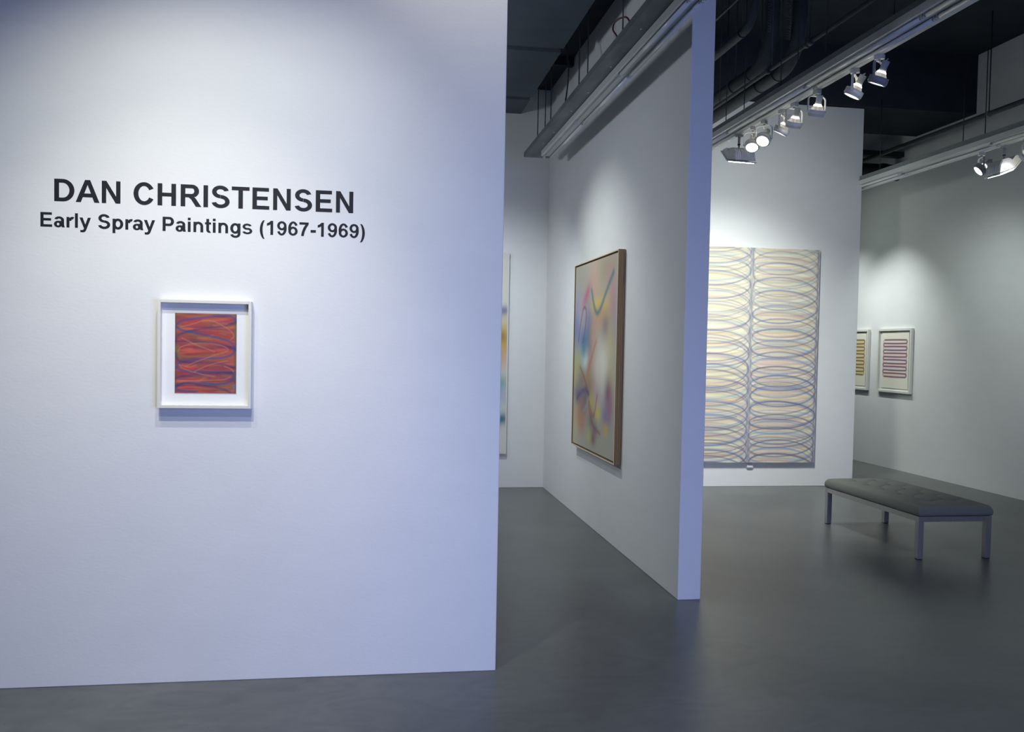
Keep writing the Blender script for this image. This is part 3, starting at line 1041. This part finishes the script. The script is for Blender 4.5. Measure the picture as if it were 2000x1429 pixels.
cable('electrical_cable', [(1.575, 5.42, 3.575), (1.56, 5.494, 3.669), (1.56, 5.66, 3.725), (1.56, 5.80, 3.745), (1.56, 5.83, 3.71), (1.565, 5.76, 3.65), (1.575, 5.70, 3.575)], 0.006, 'red',
      'thin dull red cable looping above the grey metal channel')
cable('electrical_cable', [(1.64, 7.75, 3.575), (1.64, 7.70, 3.68), (1.64, 7.60, 3.82), (1.64, 7.56, 3.98), (1.64, 7.66, 4.2), (1.64, 7.72, 4.48)], 0.007, 'black',
      'black cable curving from the lowered ceiling down to the grey metal channel')

# ------------------------------------------------------------------ pipes and ducts in the dark ceiling


def elbow(x, y, z, R, top, yend):
    pts = [(x, yend, z), (x, y + R, z)]
    pts = [(x, yend, z)] + [(x, y + R - R * math.sin(a), z + R - R * math.cos(a)) for a in np.linspace(0, PI / 2, 10)] + [(x, y, top)]
    return pts


def pipe_thing(name, label, x, y, z, R, r, yend=9.9, bands=()):
    t = thing(name, label, 'pipe', (0, 0, 0))
    MB().path(elbow(x, y, z, R, 5.21, yend), r, 20).build('pipe_body', 'pipe', t)
    for by in bands:
        MB().lathe([(r + 0.001, -0.006), (r + 0.006, -0.006), (r + 0.006, 0.006), (r + 0.001, 0.006)],
                   Matrix.Translation((x, by, z)) @ Matrix.Rotation(PI / 2, 4, 'X'), 24, True).build('clamp_ring', 'black', t)
    for by in bands[:1]:
        MB().cyl((x, by, z + r), (x, by, 5.21), 0.006, 8).build('hanger_rod', 'rodgrey', t)
    return t


pipe_thing('ceiling_pipe', 'left of the two thick dark pipes that bend down from the ceiling beyond the partition', 3.50, 7.62, 4.19, 0.36, 0.066, 9.9, (8.42, 8.02))
pipe_thing('ceiling_pipe', 'right of the two thick dark pipes that bend down from the ceiling beyond the partition', 3.70, 7.50, 4.17, 0.36, 0.066, 9.9, (8.28, 7.9))
pipe_thing('ceiling_pipe', 'slimmer dark pipe bending down from the ceiling right beside the partition top', 3.00, 6.86, 4.22, 0.2, 0.034, 9.9, (7.10,))
t = thing('sprinkler_pipe', 'thin grey sprinkler pipe with couplings running above the lamp row', 'pipe')
xs_, zs_ = 3.336, 4.0
MB().cyl((xs_, 3.5, zs_), (xs_, 9.9, zs_), 0.017, 14).build('pipe_body', 'pipe', t)
for yy in (5.62, 6.56, 6.62, 7.3):
    MB().cyl((xs_, yy - 0.028, zs_), (xs_, yy + 0.028, zs_), 0.027, 16).build('coupling', 'pipe', t)
MB().cyl((xs_, 6.59, zs_), (xs_, 6.59, 5.21), 0.012, 10).build('riser', 'pipe', t)
for yy in (7.25, 8.4, 5.0):
    MB().cyl((xs_, yy, zs_), (xs_, yy, 5.21), 0.004, 8).build('hanger_rod', 'rodgrey', t)
tag(MB().cyl((2.65, 4.0, 4.2), (2.65, 9.9, 4.2), 0.011, 10).build('conduit', 'black'), 'thin black conduit high beside the partition top', 'pipe')
t = thing('conduit_pipe', 'grey pipe running along the right wall above the right strip light', 'pipe')
MB().cyl((6.40, 3.0, 4.14), (6.40, 13.9, 4.14), 0.027, 14).build('pipe_body', 'pipe', t)
for yy in (8.62, 6.2, 11.8):
    MB().cyl((6.40, yy, 4.14), (6.40, yy, 5.21), 0.006, 8).build('hanger_rod', 'rod', t)
    MB().cyl((6.40, yy - 0.02, 4.14), (6.40, yy + 0.02, 4.14), 0.033, 14).build('pipe_clamp', 'strutside', t)
tag(MB().box(3.2, 11.35, 4.29, 7.18, 11.47, 4.36, 0.004).build('ceiling_duct', 'black'), 'upper flat black duct crossing behind the end wall', 'duct')
t = thing('ceiling_duct', 'lower thick black round duct crossing behind the end wall', 'duct')
MB().cyl((3.2, 11.5, 4.10), (7.18, 11.5, 4.10), 0.11, 24).build('duct_body', 'black', t)
MB().cyl((6.93, 11.5, 4.10), (7.0, 11.5, 4.10), 0.12, 24).build('duct_collar', 'black', t)
t = thing('spring_hanger', 'dark coil chain hanging beside the thick pipes', 'hanger')
for k, (cx_, cy_) in enumerate(((3.42, 7.5), (3.56, 7.42))):
    pts = []
    for i in range(90):
        a = i / 90
        pts.append((cx_ + 0.014 * math.cos(i * 1.05), cy_ + 0.014 * math.sin(i * 1.05), 4.75 - 0.36 * a - 0.08 * k))
    MB().path(pts, 0.004, 6).build('coil', 'rodgrey', t)
    MB().cyl((cx_, cy_, 4.74 - 0.08 * k), (cx_, cy_, 5.21), 0.003, 6).build('wire', 'rodgrey', t)


# ------------------------------------------------------------------ lamps
def rounded_yoke(hw, top, bot, r):
    pts = [(-hw, bot)]
    for a in np.linspace(PI, PI / 2, 7):
        pts.append((-hw + r + r * math.cos(a), top - r + r * math.sin(a)))
    for a in np.linspace(PI / 2, 0, 7):
        pts.append((hw - r + r * math.cos(a), top - r + r * math.sin(a)))
    pts.append((hw, bot))
    return pts


BEAM_SCALE = 1.0


def gimbal_lamp(loc, pan, tilt, label, body='lampwhite', lit=True, power=20, angle=40, light=True):
    """aim in local frame = tilted from straight down toward +y by tilt; pan about z"""
    t = thing('spotlight', label, 'lamp', loc, pan, 'gimbal spotlights')
    MB().box(-0.018, -0.03, -0.030, 0.018, 0.03, 0.0, 0.003).cyl((0, 0, -0.03), (0, 0, -0.045), 0.010, 12).build('track_adapter', 'enamel', t)
    yk = MB()
    pts = rounded_yoke(0.072, -0.045, -0.155, 0.030)
    P = [Vector((a, 0, b)) for a, b in pts]
    # flat strap: sweep a thin rectangle
    prev = None
    for i, p in enumerate(P):
        tn = (P[min(i + 1, len(P) - 1)] - P[max(i - 1, 0)]).normalized()
        nn = Vector((tn.z, 0, -tn.x))
        ring = [yk.bm.verts.new(p + nn * sx * 0.0022 + Vector((0, sy * 0.0085, 0))) for sx, sy in ((-1, -1), (1, -1), (1, 1), (-1, 1))]
        if prev:
            for k in range(4):
                yk.bm.faces.new((prev[k], prev[(k + 1) % 4], ring[(k + 1) % 4], ring[k]))
        else:
            yk.bm.faces.new(ring[::-1])
        prev = ring
    yk.bm.faces.new(prev)
    for sx in (-1, 1):
        yk.cyl((sx * 0.060, 0, -0.155), (sx * 0.078, 0, -0.155), 0.007, 10)
    yk.build('yoke', body, t)
    # head, pivoting about x through (0,0,-.155): local z of T = aim direction reversed
    T = Matrix.Translation((0, 0, -0.155)) @ Matrix.Rotation(tilt, 4, 'X')
    g = MB()
    g.lathe([(0.057, -0.026), (0.064, -0.026), (0.064, 0.012), (0.060, 0.012), (0.060, -0.020)], T, 32, True)
    g.lathe([(0.052, -0.036), (0.0585, -0.036), (0.0585, -0.022), (0.052, -0.022)], T, 32, True)
    g.build('gimbal_ring', body, t)
    b = MB()
    b.lathe([(0.0, -0.030), (0.055, -0.028), (0.0565, -0.015), (0.050, 0.006), (0.036, 0.032), (0.024, 0.050), (0.020, 0.062), (0.0, 0.062)], T, 28)
    b.build('bulb', 'bulb', t)
    if lit:
        MB().lathe([(0.0, -0.0325), (0.050, -0.0315), (0.050, -0.0295), (0.0, -0.0305)], T, 28).build('lens', 'glow', t)
        MB().lathe([(0.030, 0.0425), (0.0325, 0.0395), (0.0325, 0.0365), (0.0265, 0.0485), (0.025, 0.0485)], T, 20, True).build('neck_glow', 'neckglow', t)
    s_ = MB()
    s_.lathe([(0.024, 0.050), (0.0245, 0.060), (0.0215, 0.070), (0.0245, 0.112), (0.022, 0.117), (0.0, 0.117)], T, 22)
    s_.build('socket', body, t)
    end = T @ Vector((0, 0, 0.117))
    cpts = [Vector((0.0, 0, -0.045)), Vector((0.006, -0.012, -0.062)), end + Vector((0, -0.01, 0.012)), end]
    MB().path([Vector(q) for q in catmull([tuple(c) for c in cpts], 6)], 0.0028, 7).build('cord', body, t)
    if light:
        bpy.context.view_layer.update()
        A = Matrix.Translation(loc) @ Matrix.Rotation(pan, 4, 'Z') @ T
        p0 = A @ Vector((0, 0, -0.045))
        p1 = A @ Vector((0, 0, -1.0))
        spot('lamp_beam', p0, p1, power, angle, 0.85, WARM, 0.03)
    return t


def flood_lamp(loc, pan, roll, label, power, cat='lamp'):
    """bent wall-washer: profile in local xz, width along y"""
    t = thing('floodlight', label, cat, loc, pan, 'wall washer floodlights')
    MB().box(-0.018, -0.032, -0.022, 0.018, 0.032, 0.0, 0.003).cyl((0, 0, -0.022), (0, 0, -0.085), 0.0115, 14).build('track_adapter', 'lampgrey', t)
    MB().cyl((0, 0, -0.085), (0, 0, -0.096), 0.013, 14).build('collar', 'black', t)
    k = MB().cyl((0, 0, -0.096), (0, 0, -0.130), 0.008, 12)
    k.box(-0.02, -0.03, -0.142, 0.02, 0.03, -0.130, 0.003)
    k.cyl((0, -0.02, -0.135), (0, 0.02, -0.135), 0.012, 12)
    k.build('knuckle', 'lampgrey', t)
    R = Matrix.Translation((0, 0, -0.14)) @ Matrix.Rotation(roll, 4, 'Y')
    hw = 0.10
    back = [(-0.118, -0.130), (-0.108, -0.060), (-0.088, -0.018), (-0.030, 0.0), (0.012, -0.008), (0.028, -0.082)]
    front = [(0.012, -0.008), (0.045, 0.030), (0.095, 0.034), (0.128, 0.026), (0.028, -0.082)]
    h1 = MB().prism(back, -hw, hw, 'y', R)
    h1.build('finned_housing', 'finned', t)
    fn = MB()
    for i in range(11):
        yy = -hw + 0.01 + i * (2 * hw - 0.02) / 10
        fn.prism([(-0.118, -0.128), (-0.114, -0.058), (-0.092, -0.010), (-0.030, 0.008), (0.008, 0.0), (0.004, -0.02), (-0.03, -0.012), (-0.09, -0.04)], yy - 0.002, yy + 0.002, 'y', R)
    fn.build('cooling_fins', 'finned', t)
    MB().prism(front, -hw, hw, 'y', R).build('reflector_hood', 'lampwhite', t)
    rim = MB()
    a, b, c = Vector((-0.122, 0, -0.146)), Vector((0.028, 0, -0.092)), Vector((0.140, 0, 0.030))
    for p, q in ((a, b), (b, c)):
        d = (q - p).normalized()
        n = Vector((-d.z, 0, d.x)) * 0.005
        rim.prism([(p.x - n.x, p.z - n.z), (q.x - n.x, q.z - n.z), (q.x + n.x, q.z + n.z), (p.x + n.x, p.z + n.z)], -hw - 0.008, hw + 0.008, 'y', R)
    rim.build('lens_rim', 'lampwhite', t)
    gl = MB()
    gl.prism([(-0.10, -0.145), (0.026, -0.100), (0.028, -0.1035), (-0.098, -0.149)], -hw + 0.008, hw - 0.008, 'y', R)
    gl.build('lens', 'glow', t)
    A = Matrix.Translation(loc) @ Matrix.Rotation(pan, 4, 'Z') @ R
    spot('flood_beam', A @ Vector((0.0, 0, -0.16)), A @ Vector((0.45, 0, -1.0)), power, 110, 1.0, WARM, 0.05)
    return t


def pan_of(ax, ay):
    """rotate local +y onto (ax, ay)"""
    return math.atan2(ay, ax) - PI / 2


TX, TZ = 3.277, 3.5573
gimbal_lamp((TX, 5.50, TZ), pan_of(-0.55, 0.8), 0.42, 'grey gimbal spotlight, topmost and nearest of the row over the bench side', 'lampgrey', True, 4, 50)
gimbal_lamp((TX, 5.80, TZ), pan_of(-0.75, 0.65), 0.50, 'bright white gimbal spotlight second from the near end of the lamp row', 'lampwhite', True, 4, 50)
gimbal_lamp((TX, 6.33, TZ), pan_of(-0.1, 1), 0.36, 'off white gimbal spotlight hanging alone in the middle of the lamp row', 'lampwhite', True, 4, 60)
gimbal_lamp((TX, 6.69, TZ), pan_of(-0.15, 1), 0.40, 'white gimbal spotlight, right one of the overlapping pair', 'lampwhite', True, 4, 60)
gimbal_lamp((TX, 6.90, TZ), pan_of(-0.8, 0.75), 0.52, 'creamy gimbal spotlight tilted left, left one of the overlapping pair', 'lampwhite', True, 4, 60)
gimbal_lamp((TX, 7.24, TZ), pan_of(-0.75, -0.7), 0.75, 'white spotlight with glowing face and socket sticking up behind, near the far end', 'lampwhite', True, 4, 60)
gimbal_lamp((TX, 7.47, TZ), pan_of(-0.6, -1), 0.6, 'chrome and white spotlight with glowing face just above the floodlight', 'lampwhite', True, 4, 60)
flood_lamp((TX, 7.76, TZ), 1.66, 0.1, 'box shaped silver floodlight at the far end of the lamp row', 240)
TX2, TZ2 = 5.862, 3.5723
gimbal_lamp((TX2, 7.98, TZ2), pan_of(-1, 0.3), 0.85, 'grey gimbal spotlight seen side on under the right strip light', 'lampgrey', True, 4, 60)
flood_lamp((TX2, 7.66, TZ2), pan_of(0, 1), -0.05, 'bent finned floodlight with bright white hood under the right strip light', 12)
gimbal_lamp((TX2, 7.36, TZ2), pan_of(-0.25, 1), 1.0, 'spotlight cut off by the right edge of the photo', 'lampwhite', True, 3, 70)
